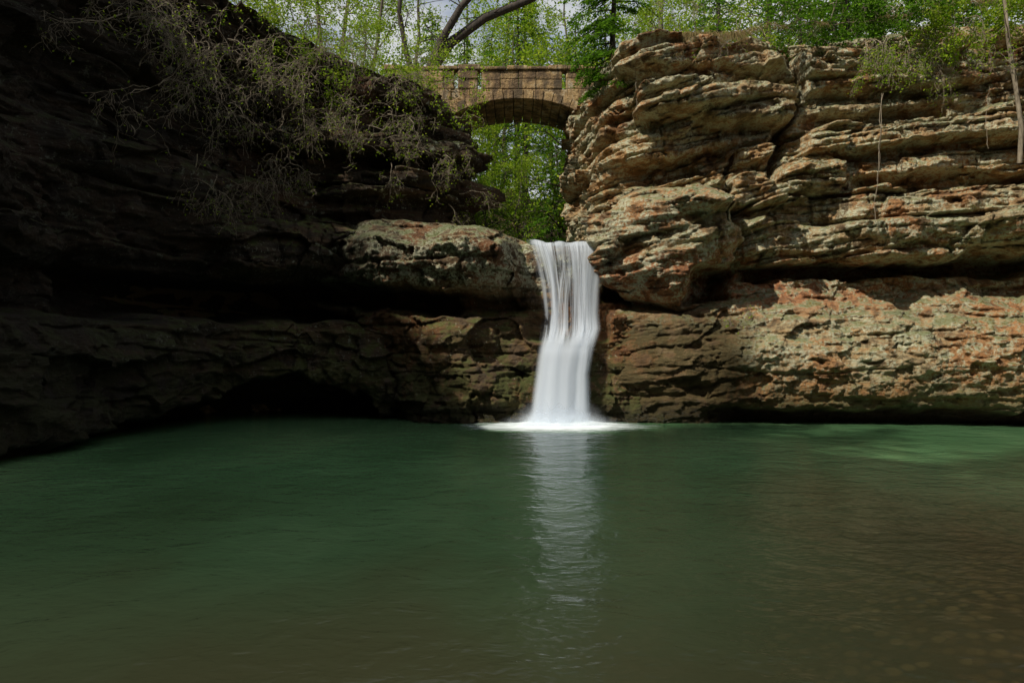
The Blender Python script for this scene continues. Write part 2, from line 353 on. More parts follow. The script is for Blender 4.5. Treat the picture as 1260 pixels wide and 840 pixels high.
def make_left():
    s = np.concatenate([np.arange(-44, -19, 0.25), np.arange(-19, 1.5, 0.042), np.arange(1.5, 22, 0.2)])
    top = np.interp(s, [-44, -37, -32, -30, -26, -22.5, -18, -12, -10, -7, -4, -2, 3, 22], [31, 30, 27, 25, 21, 16.5, 14.2, 13.9, 13.4, 12.6, 11.5, 10.9, 10.9, 12.0])+0.3*pn(s*0.4, 1.2)  # out-of-view rim raised so its shadow covers the pool
    v = np.linspace(0, 1, 430)
    Z = -1.6+v[:, None]*(top[None]+1.6); S = np.broadcast_to(s[None], Z.shape).copy()
    sw = S+0.4*fbm(S*0.5, Z*0.6, 11.1, 4, 0.6); zw = Z+0.22*fbm(S*0.4, Z*0.6, 15.1, 4, 0.6)
    D = 0.0*S
    sh = box(sw, zw, -60, -3.6, -4, 3.15, 0.5, 0.14)
    D += sh*(1.55+0.35*np.sin(np.clip(zw/3.2, 0, 1)*np.pi)+0.35*(1-ss(zw, 0, 1.6))*(1-ss(sw, -14, -12)))
    hc = np.interp(sw, [-19, -15, -12, -9.8, -8.4, -7.0, -5.6, -4.7, -4.1], [0.05, 0.3, 0.6, 0.85, 1.35, 1.5, 1.35, 0.8, -0.3])+0.25*fbm(S*1.3, Z*0.2, 16.6, 3)
    D += -3.4*(1-ss(zw, hc-0.35, hc+0.05))*ss(sw, -16, -10)-0.8*(1-ss(zw, hc-0.2, hc+0.1))*(1-ss(sw, -16, -10))
    D += -2.1*box(sw, zw, -12.5, -2.4, 3.2, 4.35, 0.7, 0.10)
    D += 0.5*box(sw, zw, -60, -13, 3.2, 5, 0.6, 0.3)
    D += 1.5*box(sw, zw+0.06*(sw+4), -9.5, -2.0, 4.45, 6.3, 1.2, 0.22)*(0.7+0.45*np.sin(np.clip((zw-4.3)/2.1, 0, 1)*np.pi))
    D += 0.9*box(sw, zw, -60, -9.3, 4.9, 8.0, 0.8, 0.5)
    D += 0.7*box(sw, zw, -6, 0.6, 7.3, 8.2, 0.4, 0.08)+0.9*box(sw, zw, -8, 0.2, 8.8, 9.5, 0.5, 0.08)
    D += -0.6*box(sw, zw, -3, 4, 8.2, 8.8, 0.3, 0.1)
    D += 1.2*ss(zw, 8.5, 14)*(1-ss(sw, -9, -4))  # upper wall shaped to lean out for the shadow it throws
    hi = ss(Z, 4.2, 5)
    zb = Z+0.06*(S+5)+0.2*fbm(S*0.2, Z*0.3, 18.8, 3)
    D += (0.3+0.7*hi)*beds(S, zb, 31, 0.7, 1.7, 0.5, 0.28, 0.06, 0.3, 2.6, 0.12)
    D += (0.5+0.5*hi)*beds(S, zb, 43, 0.15, 0.5, 0.10, 0.07, 0.03, 0.08, 1.3)*(0.1+ss(pn(S*0.3, Z*0.5, 14.4), -0.1, 0.4))
    D += facets(S+0.3*pn(S, Z, 13.1), Z+0.2*pn(S, Z, 11.7), 2.3, 1.1, 33, 0.2, 0.32)
    D += facets(S+0.1*pn(S*3, Z*3, 13.1), Z+0.05*pn(S*3, Z*3, 11.7), 0.8, 0.4, 43, 0.06, 0.32)
    D += 0.22*fbm(S*0.6, Z*0.8, 12.2, 4)+0.05*fbm(S*4, Z*6, 13.2, 4, 0.6)
    x, y, nx, ny = plan(CL, s)
    Pt = np.stack([x+nx*D, y+ny*D, Z], -1)
    rows = []
    for b, dz in [(0.3, 0.1), (0.8, 0.2), (1.6, 0.3), (3.0, 0.4), (5.0, 0.5)]:
        Dt = D[-1]*(1-ss(b, 0, 3))-b
        rows.append(np.stack([x+nx*Dt, y+ny*Dt, Z[-1]+dz+0.12*fbm(s*1.2, b*1.5, 7.7, 3)], -1))
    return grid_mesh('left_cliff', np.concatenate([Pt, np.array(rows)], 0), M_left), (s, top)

def make_ledge():
    s = np.arange(-8.5, 6.0, 0.034)
    top = np.interp(s, [-8.5, -6, -4, -2, -0.6, 0.15, 0.42, 0.6, 1.2, 2.2, 2.9, 3.15, 3.5, 6], [6.4, 6.5, 6.5, 6.3, 6.05, 5.88, 5.8, 5.66, 5.58, 5.58, 5.66, 5.8, 6.1, 6.3])
    v = np.linspace(0, 1, 220)
    Z = -1.5+v[:, None]*(top[None]+1.5); S = np.broadcast_to(s[None], Z.shape).copy()
    sw = S+0.26*fbm(S*0.7, Z*0.7, 21.1, 4, 0.6); zw = Z+0.18*fbm(S*0.6, Z*0.7, 25.1, 4, 0.6)
    D = 0*S
    tpr = ss(sw, -8.0, -3.6)
    zq = zw+0.12*(sw+2).clip(-9, 0)
    D += tpr*1.4*box(sw, zq, -20, 0.0, 4.0, 9, 0.5, 0.15)*(0.55+0.6*np.sin(np.clip((zq-3.7)/2.9, 0, 1)*np.pi))-0.9*(1-tpr)
    D += 0.35*dome(sw, zw, -1.0, 5.1, 1.5, 1.1)
    D += -1.0*ss(zw, 5.4, 6.5)
    D += -1.7*box(sw, zq, -20, -1.9, 3.3, 4.0, 0.3, 0.1)-0.35*box(sw, zw, -1.9, 0.4, 3.5, 3.95, 0.3, 0.1)
    low = ss(sw, -5.2, -2.2)*(1-ss(zw, 3.16, 3.44))
    D += low*(0.75+0.55*(1-ss(zw, 0.3, 2.6)))
    D += low*0.35*dome(sw, zw, -2.0, 2.5, 1.6, 0.8)+low*0.3*dome(sw, zw, -1.0, 1.2, 1.3, 0.8)
    ch = ss(S, 0.25, 0.6)*(1-ss(S, 2.9, 3.2))
    Dc = 0.10+0.75*(1-ss(zw, 2.5, 2.75))+0.25*(1-ss(zw, 1.0, 1.6))
    D = D*(1-ch)+Dc*ch
    D += -1.2*box(sw, zw, 3.0, 4.3, 3.7, 5.7, 0.15, 0.2)
    D += (-1.6)*(1-ss(S, -8.0, -6.0))-2.5*ss(S, 4.6, 5.6)
    D += -2.6*(1-ss(sw+0.5*(zw-1.6), -5.6, -3.8))*(1-ss(zw, 3.2, 3.6))
    am = 1-0.6*ch
    D += am*0.45*beds(S, Z+0.2*fbm(S*0.3, Z*0.3, 28.8, 3), 51, 0.4, 0.9, 0.3, 0.22, 0.05, 0.15, 1.6, 0.1)
    D += am*beds(S, Z+0.15*fbm(S*0.4, Z*0.4, 29.8, 3), 63, 0.1, 0.3, 0.08, 0.06, 0.025, 0.06, 0.9)*ss(pn(S*0.5, Z*0.7, 24.4), -0.2, 0.4)
    D += am*facets(S+0.2*pn(S, Z, 23.1), Z+0.15*pn(S, Z, 21.7), 1.4, 0.8, 53, 0.13, 0.32)
    D += am*facets(S+0.1*pn(S*3, Z*3, 23.1), Z+0.05*pn(S*3, Z*3, 21.7), 0.5, 0.3, 63, 0.05, 0.3)
    D += 0.16*fbm(S*0.9, Z*1.1, 22.2, 4)*am+0.05*fbm(S*4, Z*6, 23.2, 4, 0.6)
    Y = 22.35-D
    Pt = np.stack([S, Y, Z], -1)
    rows = []
    for b in [0.12, 0.3, 0.6, 1.0, 1.6, 2.4, 3.6, 5.5, 8, 12]:
        zz = top+0.1*(1-np.exp(-b))*2*np.where((s > 0.4) & (s < 3.1), -0.2, 1)+0.05*pn(s*2, b*2)
        rows.append(np.stack([s, Y[-1]*(1-ss(b, 0, 2))+22.4*ss(b, 0, 2)+b, zz], -1))
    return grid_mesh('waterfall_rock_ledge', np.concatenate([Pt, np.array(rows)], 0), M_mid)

right, (rs, rtop) = make_right()
left, (ls, ltop) = make_left()
ledge = make_ledge()

# ---------------------------------------------------------------- ground
def make_ground():
    fine = np.arange(-42, 42.1, 0.7); out = 42+np.cumsum(1.2*1.22**np.arange(1, 30)); out = out[out < 2500]
    gx = np.concatenate([-out[::-1], fine, out]); gy = gx+12
    Xg, Yg = np.meshgrid(gx, gy)
    sl = np.linspace(-43.9, 21.9, 200); xl, yl, _, _ = plan(CL, sl); hl = np.interp(sl, ls, ltop)
    sr = np.linspace(-19.9, 49.8, 200); xr, yr, _, _ = plan(CR, sr); hr = np.interp(sr, rs, rtop)
    px = np.concatenate([xl, xr]); py = np.concatenate([yl, yr]); hh = np.concatenate([hl, hr])
    n = len(px); inside = np.zeros(Xg.shape, bool); dist = np.full(Xg.shape, 1e9); hn = np.zeros(Xg.shape)
    j = n-1
    for i in range(n):
        cond = ((py[i] > Yg) != (py[j] > Yg)) & (Xg < (px[j]-px[i])*(Yg-py[i])/(py[j]-py[i]+1e-12)+px[i])
        inside ^= cond
        d = np.hypot(Xg-px[i], Yg-py[i]); mm = d < dist; dist[mm] = d[mm]; hn[mm] = hh[i]
        j = i
    bed = -1.9+1.75*np.clip(ss(Xg, 1, 12)*(1-ss(Yg, 9, 16))+(1-ss(Yg, -2, 4)), 0, 1)+0.6*(1-ss(Yg, -7, -2))+0.06*fbm(Xg*0.8, Yg*0.8, 1, 3)
    floor = np.where(Yg <= 23.5, bed, 5.3+0.10*(Yg-23.5))
    plat = hn+0.5+0.10*dist.clip(0, 60)+0.7*fbm(Xg*0.08, Yg*0.08, 2.0, 3)*ss(dist, 3, 10)
    plat = np.where((dist > 60), 12.5+6.5+2*fbm(Xg*0.01, Yg*0.01, 2.0, 3), plat)
    t = ss(dist, 1.6, 3.2)
    Zg = np.where(inside, floor, -2.5*(1-t)+plat*t)
    Zg = np.where(inside & (Yg > 38), floor*(1-ss(Yg, 38, 48))+plat*ss(Yg, 38, 48), Zg)
    m, nt = new_mat('leaf_litter'); q = N(nt)
    geo = q.n('ShaderNodeNewGeometry'); pos = geo.outputs['Position']
    c = q.ramp(q.noise(pos, 1.3, 6, 0.75), [(0.3, (0.04, 0.03, 0.016)), (0.5, (0.13, 0.085, 0.045)), (0.62, (0.06, 0.08, 0.02)), (0.75, (0.2, 0.14, 0.08))])
    sx = q.n('ShaderNodeSeparateXYZ'); q.l(pos, sx.inputs[0])
    vo = q.n('ShaderNodeTexVoronoi'); vo.inputs['Scale'].default_value = 5.0; q.l(pos, vo.inputs['Vector'])
    pc = q.n('ShaderNodeSeparateColor'); q.l(vo.outputs['Color'], pc.inputs[0])
    peb = q.ramp(pc.outputs[0], [(0.0, (0.12, 0.075, 0.035)), (0.5, (0.32, 0.21, 0.10)), (1.0, (0.6, 0.45, 0.26))])
    peb = q.mix(q.mr(vo.outputs['Distance'], 0.25, 0.6), peb, (0.05, 0.035, 0.018))
    peb = q.mix(q.mr(q.noise(pos, 0.6, 5), 0.4, 0.6, 0, 0.5), peb, (0.2, 0.13, 0.06))
    c = q.mix(q.mr(sx.outputs[2], 0.3, 0.7, 1, 0), c, peb)
    bs = q.n('ShaderNodeBsdfPrincipled'); q.l(c, bs.inputs['Base Color']); bs.inputs['Roughness'].default_value = 0.95
    o = q.n('ShaderNodeOutputMaterial'); q.l(bs.outputs[0], o.inputs[0])
    return grid_mesh('ground', np.stack([Xg, Yg, Zg], -1), m)
ground = make_ground()

# ---------------------------------------------------------------- pool water
def water():
    m, nt = new_mat('pool_water'); q = N(nt)
    geo = q.n('ShaderNodeNewGeometry'); pos = geo.outputs['Position']
    sx = q.n('ShaderNodeSeparateXYZ'); q.l(pos, sx.inputs[0]); X, Y, Z = sx.outputs
    wn = q.noise(q.mapping(pos, (0.22, 0.14, 1)), 1.0, 4, 0.55)
    green = q.ramp(wn, [(0.3, (0.05, 0.125, 0.05)), (0.5, (0.095, 0.21, 0.09)), (0.7, (0.17, 0.30, 0.135))])
    # darker water towards the far rocks and the right-hand side
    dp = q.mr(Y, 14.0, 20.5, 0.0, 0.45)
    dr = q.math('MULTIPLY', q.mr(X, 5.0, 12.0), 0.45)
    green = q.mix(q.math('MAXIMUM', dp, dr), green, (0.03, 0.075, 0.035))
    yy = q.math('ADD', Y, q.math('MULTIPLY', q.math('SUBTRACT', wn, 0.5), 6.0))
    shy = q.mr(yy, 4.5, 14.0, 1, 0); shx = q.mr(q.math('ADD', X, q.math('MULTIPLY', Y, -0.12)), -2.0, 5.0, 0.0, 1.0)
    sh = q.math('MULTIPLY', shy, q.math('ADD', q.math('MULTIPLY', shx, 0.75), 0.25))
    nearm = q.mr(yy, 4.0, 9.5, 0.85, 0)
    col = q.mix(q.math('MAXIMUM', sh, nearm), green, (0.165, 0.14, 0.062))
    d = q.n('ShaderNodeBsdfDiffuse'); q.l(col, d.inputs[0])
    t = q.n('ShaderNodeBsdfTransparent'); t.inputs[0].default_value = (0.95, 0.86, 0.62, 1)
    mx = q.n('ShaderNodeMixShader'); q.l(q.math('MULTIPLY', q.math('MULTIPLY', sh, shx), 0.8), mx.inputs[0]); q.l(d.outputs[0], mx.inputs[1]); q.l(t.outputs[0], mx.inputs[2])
    rp = q.noise(q.mapping(pos, (1.0, 1.4, 1)), 1.3, 3, 0.55, 0.6)
    rp2 = q.noise(q.mapping(pos, (1.0, 1.6, 1)), 5.0, 2, 0.6, 0.3)
    h = q.math('ADD', rp, q.math('MULTIPLY', rp2, 0.26))
    bp = q.n('ShaderNodeBump'); bp.inputs['Strength'].default_value = 1.0; bp.inputs['Distance'].default_value = 0.045; q.l(h, bp.inputs['Height'])
    g = q.n('ShaderNodeBsdfGlossy'); g.inputs['Roughness'].default_value = 0.16; q.l(bp.outputs[0], g.inputs['Normal'])
    fr = q.n('ShaderNodeFresnel'); fr.inputs[0].default_value = 1.33; q.l(bp.outputs[0], fr.inputs['Normal'])
    m2 = q.n('ShaderNodeMixShader'); q.l(fr.outputs[0], m2.inputs[0]); q.l(mx.outputs[0], m2.inputs[1]); q.l(g.outputs[0], m2.inputs[2])
    o = q.n('ShaderNodeOutputMaterial'); q.l(m2.outputs[0], o.inputs[0])
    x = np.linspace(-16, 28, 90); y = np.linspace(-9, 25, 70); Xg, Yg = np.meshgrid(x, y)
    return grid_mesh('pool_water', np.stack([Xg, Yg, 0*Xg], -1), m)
pool = water()

# ---------------------------------------------------------------- waterfall
def fall_mat(lo, hi, seed, amax=0.95, vfade=None, boost=0.20):
    m, nt = new_mat('falling_water'); q = N(nt)
    uv = q.n('ShaderNodeUVMap').outputs[0]
    mp = q.n('ShaderNodeMapping'); mp.inputs['Scale'].default_value = (7.5, 0.16, 1); mp.inputs['Location'].default_value = (seed*3.7, seed, 0); q.l(uv, mp.inputs['Vector'])
    n1 = q.noise(mp.outputs[0], 1.0, 3, 0.55, 0.25)
    mp2 = q.n('ShaderNodeMapping'); mp2.inputs['Scale'].default_value = (34, 0.3, 1); mp2.inputs['Location'].default_value = (seed, seed*2, 0); q.l(uv, mp2.inputs['Vector'])
    n2 = q.noise(mp2.outputs[0], 1.0, 2, 0.6)
    n = q.math('ADD', q.math('MULTIPLY', n1, 0.75), q.math('MULTIPLY', n2, 0.25))
    sx = q.n('ShaderNodeSeparateXYZ'); q.l(uv, sx.inputs[0]); U, V = sx.outputs[0], sx.outputs[1]
    edge = q.math('MULTIPLY', q.mr(U, 0.0, 0.16), q.mr(U, 0.84, 1.0, 1, 0))
    n = q.math('ADD', n, q.mr(V, 0.8, 3.2, boost, 0.0))
    a = q.math('MULTIPLY', q.mr(n, lo, hi), edge)
    a = q.math('MULTIPLY', a, amax)
    if vfade:
        for (p, r) in vfade: a = q.math('MULTIPLY', a, q.mr(V, min(p, r), max(p, r), 0.0 if p < r else 1.0, 1.0 if p < r else 0.0))
    d = q.n('ShaderNodeBsdfDiffuse'); d.inputs[0].default_value = (0.70, 0.76, 0.84, 1)
    t = q.n('ShaderNodeBsdfTranslucent'); t.inputs[0].default_value = (0.70, 0.76, 0.84, 1)
    mx = q.n('ShaderNodeMixShader'); mx.inputs[0].default_value = 0.4; q.l(d.outputs[0], mx.inputs[1]); q.l(t.outputs[0], mx.inputs[2])
    tr = q.n('ShaderNodeBsdfTransparent')
    m2 = q.n('ShaderNodeMixShader'); q.l(a, m2.inputs[0]); q.l(tr.outputs[0], m2.inputs[1]); q.l(mx.outputs[0], m2.inputs[2])
    o = q.n('ShaderNodeOutputMaterial'); q.l(m2.outputs[0], o.inputs[0]); return m
wf = bpy.data.objects.new('waterfall', None); scene.collection.objects.link(wf)
def veil(k, lo, hi, dy, zt, zb, e, amax=0.95, vfade=None, rip=0.05, boost=0.2):
    path = np.array([(24.0, 5.80), (23.0, 5.78), (22.3, 5.74), (22.0, 5.6), (21.86, 5.2), (21.78, 4.4), (21.68, 3.6), (21.55, 3.05), (21.35, 2.8), (21.08, 2.5), (20.95, 2.1), (20.86, 1.5), (20.78, 0.9), (20.7, 0.3), (20.62, -0.05)])
    path = path[(path[:, 1] <= zt) & (path[:, 1] >= zb)]
    L = np.r_[0, np.cumsum(np.hypot(*np.diff(path, axis=0).T))]
    t = np.linspace(0, L[-1], 200)
    y = np.interp(t, L, path[:, 0]); z = np.interp(t, L, path[:, 1])
    kk = np.ones(15)/15; y = np.convolve(np.pad(y, 7, 'edge'), kk, 'valid'); z = np.convolve(np.pad(z, 7, 'edge'), kk, 'valid')
    e = np.array(e); xl = np.interp(z, e[:, 0], e[:, 1]); xr = np.interp(z, e[:, 0], e[:, 2])
    u = np.linspace(0, 1, 130)
    X = xl[:, None]+(xr-xl)[:, None]*u[None]
    Zm = np.broadcast_to(z[:, None], X.shape); U = np.broadcast_to(u[None], X.shape)
    Ym = y[:, None]-dy+rip*pn(U*6+k*5, Zm*0.2, k+0.5)-0.18*np.sin(U*np.pi)
    Zm = Zm+0.08*pn(U*6, 0.0, k+3.3)*ss(z, 5.2, 5.7)[:, None]+0.10*(ss(z, 5.2, 5.7)[:, None])*np.abs(2*U-1)**2
    X = X+0.05*pn(U*5, Zm*0.6, k+7.5)
    uv = np.stack([U, np.broadcast_to(z[:, None], X.shape)], -1)
    o = grid_mesh('veil_%d' % k, np.stack([X, Ym, Zm], -1), fall_mat(lo, hi, k, amax, vfade, boost), uv); o.parent = wf
E = [(-0.1, 0.32, 2.62), (0.4, 0.52, 2.45), (1.5, 0.68, 2.44), (2.3, 0.76, 2.60), (2.9, 0.86, 2.84), (3.4, 0.92, 2.82), (4.2, 0.82, 2.86), (5.0, 0.64, 2.96), (5.6, 0.44, 3.10), (6, 0.4, 3.12)]
veil(1, 0.40, 0.60, 0.0, 9, -1, E, 0.95, None, 0.05, 0.22)
veil(2, 0.43, 0.62, 0.10, 9, -1, [(a, b+0.08, c-0.06) for a, b, c in E], 0.9, None, 0.05, 0.24)
veil(4, 0.30, 0.55, 0.20, 3.4, -1, [(a, b+0.02, c-0.08) for a, b, c in E], 0.9, [(2.9, 2.2)])
veil(7, 0.40, 0.62, 0.05, 9, 2.4, [(2.4, 1.0, 2.75), (4.0, 1.3, 2.5), (5, 1.5, 2.4), (6, 1.6, 2.4)], 0.7, [(5.3, 4.4), (2.5, 2.9)], 0.09)
def spray():
    m, nt = new_mat('spray'); q = N(nt)
    uv = q.n('ShaderNodeUVMap').outputs[0]; sx = q.n('ShaderNodeSeparateXYZ'); q.l(uv, sx.inputs[0])
    geo = q.n('ShaderNodeNewGeometry'); nz = q.noise(geo.outputs['Position'], 2.5, 4, 0.6)
    a = q.math('MULTIPLY', q.mr(sx.outputs[1], 0.0, 1.0, 0.8, 0.0), q.math('MULTIPLY', q.mr(sx.outputs[0], 0, 0.25), q.mr(sx.outputs[0], 0.75, 1, 1, 0)))
    a = q.math('MULTIPLY', a, q.mr(nz, 0.3, 0.65, 0.3, 1.0))
    d = q.n('ShaderNodeBsdfDiffuse'); d.inputs[0].default_value = (0.75, 0.81, 0.88, 1)
    t = q.n('ShaderNodeBsdfTranslucent'); t.inputs[0].default_value = (0.75, 0.81, 0.88, 1)
    mx = q.n('ShaderNodeMixShader'); q.l(d.outputs[0], mx.inputs[1]); q.l(t.outputs[0], mx.inputs[2])
    tr = q.n('ShaderNodeBsdfTransparent'); m2 = q.n('ShaderNodeMixShader'); q.l(a, m2.inputs[0]); q.l(tr.outputs[0], m2.inputs[1]); q.l(mx.outputs[0], m2.inputs[2])
    o = q.n('ShaderNodeOutputMaterial'); q.l(m2.outputs[0], o.inputs[0])
    for k, (yy, hh, x0, x1) in enumerate([(20.55, 1.0, 0.0, 2.9), (20.35, 0.5, -0.5, 3.3)]):
        u, v = np.meshgrid(np.linspace(0, 1, 40), np.linspace(0, 1, 12))
        P = np.stack([x0+(x1-x0)*u, yy-0.35*np.sin(u*np.pi)+0.25*v, -0.02+hh*v*(0.5+0.5*np.sin(u*np.pi))], -1)
        ob = grid_mesh('spray_%d' % k, P, m, np.stack([u, v], -1)); ob.parent = wf
spray()
def foam():
    m, nt = new_mat('foam'); q = N(nt)
    uv = q.n('ShaderNodeUVMap').outputs[0]
    sx = q.n('ShaderNodeSeparateXYZ'); q.l(uv, sx.inputs[0])
    geo = q.n('ShaderNodeNewGeometry'); nz = q.noise(q.mapping(geo.outputs['Position'], (1, 2.5, 1)), 1.8, 4, 0.6)
    r = q.math('ADD', sx.outputs[0], q.math('MULTIPLY', q.math('SUBTRACT', nz, 0.5), 0.8))
    a = q.mr(r, 0.25, 0.95, 0.97, 0.0)
    d = q.n('ShaderNodeBsdfDiffuse'); d.inputs[0].default_value = (0.75, 0.82, 0.85, 1)
    tr = q.n('ShaderNodeBsdfTransparent'); m2 = q.n('ShaderNodeMixShader'); q.l(a, m2.inputs[0]); q.l(tr.outputs[0], m2.inputs[1]); q.l(d.outputs[0], m2.inputs[2])
    o = q.n('ShaderNodeOutputMaterial'); q.l(m2.outputs[0], o.inputs[0])
    r = np.linspace(0, 1, 30); a = np.linspace(0, 2*np.pi, 60); R, A = np.meshgrid(r, a)
    X = 1.3+R*np.cos(A)*3.3; Y = 20.1+R*np.sin(A)*1.6; Z = 0.006+0.22*np.exp(-((X-1.5)/1.1)**2-((Y-20.55)/0.3)**2)
    ob = grid_mesh('foam', np.stack([X, Y, Z], -1), m, np.stack([R, A], -1)); ob.parent = wf
foam()
m, nt = new_mat('stream_water'); q = N(nt)
bs = q.n('ShaderNodeBsdfPrincipled'); bs.inputs['Base Color'].default_value = (0.05, 0.08, 0.05, 1); bs.inputs['Roughness'].default_value = 0.15
o = q.n('ShaderNodeOutputMaterial'); q.l(bs.outputs[0], o.inputs[0])
xx, yy = np.meshgrid(np.linspace(-1.2, 3.0, 20), np.linspace(23.5, 40, 60))
grid_mesh('stream', np.stack([xx+0.5*np.sin(yy*0.3), yy, 5.79+0.10*(yy-23.5).clip(0)], -1), m)

# ---------------------------------------------------------------- bridge
def bridge():
    m, nt = new_mat('bridge_stone'); q = N(nt)
    geo = q.n('ShaderNodeNewGeometry'); pos = geo.outputs['Position']
    n1 = q.noise(pos, 1.3, 7, 0.75, 0.3)
    c = q.ramp(n1, [(0.34, (0.05, 0.038, 0.024)), (0.45, (0.2, 0.135, 0.07)), (0.54, (0.42, 0.28, 0.125)), (0.64, (0.46, 0.42, 0.32))])
    st = q.noise(q.mapping(pos, (1.8, 1.8, 0.3)), 1.4, 4, 0.6, 0.4)
    c = q.mix(q.math('MULTIPLY', q.mr(st, 0.48, 0.60), 0.85), c, (0.05, 0.04, 0.025))
    c = q.mix(q.mr(geo.outputs['Random Per Island'], 0, 1, 0.0, 0.4, False), c, (0.18, 0.10, 0.045))
    bs = q.n('ShaderNodeBsdfPrincipled'); q.l(c, bs.inputs['Base Color']); bs.inputs['Roughness'].default_value = 0.9
    bp = q.n('ShaderNodeBump'); bp.inputs['Distance'].default_value = 0.12; q.l(q.noise(pos, 7, 5, 0.7), bp.inputs['Height']); q.l(bp.outputs[0], bs.inputs['Normal'])
    o = q.n('ShaderNodeOutputMaterial'); q.l(bs.outputs[0], o.inputs[0])
    par = bpy.data.objects.new('stone_arch_bridge', None); scene.collection.objects.link(par)
    y0, y1 = 26.2, 29.0
    cx, hw, zs, rise = 0.25, 3.35, 9.95, 1.85
    V = []; F = []
    def hexa(pts8):
        b = len(V); V.extend(pts8)
        F.extend([(b, b+3, b+2, b+1), (b+4, b+5, b+6, b+7), (b, b+1, b+5, b+4), (b+1, b+2, b+6, b+5), (b+2, b+3, b+7, b+6), (b+3, b, b+4, b+7)])
    def block(x0, x1, ya, yb, z0a, z0b, z1a, z1b):
        hexa([(x0, ya, z0a), (x1, ya, z0b), (x1, yb, z0b), (x0, yb, z0a), (x0, ya, z1a), (x1, ya, z1b), (x1, yb, z1b), (x0, yb, z1a)])
    def flush(name, bev=0.025):
        me = bpy.data.meshes.new(name); me.from_pydata([tuple(map(float, p)) for p in V], [], F); me.update(); me.materials.append(m)
        ob = bpy.data.objects.new(name, me); scene.collection.objects.link(ob); ob.parent = par
        if bev: bm = ob.modifiers.new('b', 'BEVEL'); bm.width = bev; bm.segments = 2
        V.clear(); F.clear(); return ob
    nv = 27
    th = np.linspace(math.pi*0.985, math.pi*0.015, nv+1)
    tk = 0.36
    for i in range(nv):
        a, b = th[i]-0.003, th[i+1]+0.003
        def pt(t, k):
            nx_, nz_ = math.cos(t)/hw, math.sin(t)/rise; l_ = math.hypot(nx_, nz_)
            return (cx+hw*math.cos(t)+k*nx_/l_, zs+rise*math.sin(t)+k*nz_/l_)
        j = random.uniform(-0.02, 0.02)
        p0, p1, p2, p3 = pt(a, 0), pt(b, 0), pt(b, tk+j), pt(a, tk+j)
        ya = y0-0.07+random.uniform(-0.015, 0.015)
        hexa([(p0[0], ya, p0[1]), (p1[0], ya, p1[1]), (p1[0], y1+0.08, p1[1]), (p0[0], y1+0.08, p0[1]), (p3[0], ya, p3[1]), (p2[0], ya, p2[1]), (p2[0], y1+0.08, p2[1]), (p3[0], y1+0.08, p3[1])])
    flush('arch_ring')
    def ring_out(x):
        t = np.clip((x-cx)/(hw+0.30), -1, 1); return zs+(rise+0.30)*math.sqrt(max(0, 1-t*t))-0.04
    zc = [9.2, 9.65, 10.1, 10.5, 10.95, 11.35, 11.75, 12.18]
    for z0, z1 in zip(zc[:-1], zc[1:]):
        x = -4.8+random.uniform(0, 0.3)
        while x < 5.0:
            w = random.uniform(0.35, 0.8); x1 = x+w
            ra, rb = ring_out(x+0.01), ring_out(x1-0.01)
            za, zb2 = max(z0+0.006, ra if abs(x-cx) < hw+0.3 else z0), max(z0+0.006, rb if abs(x1-cx) < hw+0.3 else z0)
            if za < z1-0.02 or zb2 < z1-0.02:
                za = min(za, z1-0.03); zb2 = min(zb2, z1-0.03)
                jy = random.uniform(-0.03, 0.03)
                block(x+0.008, x1-0.008, y0+jy, y0+0.45, za, zb2, z1-0.006, z1-0.006)
                block(x+0.008, x1-0.008, y1-0.45, y1+jy, za, zb2, z1-0.006, z1-0.006)
            x = x1
    flush('spandrel_walls', 0.02)
    xs = np.linspace(-4.8, 5.0, 40)
    for a, b in zip(xs[:-1], xs[1:]):
        za = ring_out(a)-0.1 if abs(a-cx) < hw+0.3 else 9.2; zb2 = ring_out(b)-0.1 if abs(b-cx) < hw+0.3 else 9.2
        block(a, b, y0+0.4, y1-0.4, min(za, 12.0), min(zb2, 12.0), 12.2, 12.2)
    flush('deck_fill', 0)
    for ya, yb in ((y0-0.02, y0+0.38), (y1-0.38, y1+0.02)):
        slits = [-2.15, -1.25, 2.0]
        edges = [-4.8]
        for sl in slits: edges += [sl-0.07, sl+0.07]
        edges += [5.0]
        for k in range(0, len(edges), 2):
            x = edges[k]
            while x < edges[k+1]-0.02:
                x1 = min(x+random.uniform(0.45, 0.95), edges[k+1])
                if edges[k+1]-x1 < 0.25: x1 = edges[k+1]
                zm = 12.2+random.uniform(0.25, 0.45)
                block(x+0.006, x1-0.006, ya+random.uniform(-0.03, 0.03), yb, 12.19, 12.19, zm, zm)
                block(x+0.006, x1-0.006, ya+random.uniform(-0.03, 0.03), yb, zm+0.008, zm+0.008, 12.9, 12.9)
                x = x1
        x = -4.9
        while x < 5.1:
            x1 = x+random.uniform(0.6, 1.1); zt = 13.05+random.uniform(-0.04, 0.06)
            block(x+0.006, x1-0.006, ya-0.07, yb+0.07, 12.91, 12.91, zt, zt); x = x1
    flush('parapets', 0.035)
bridge()

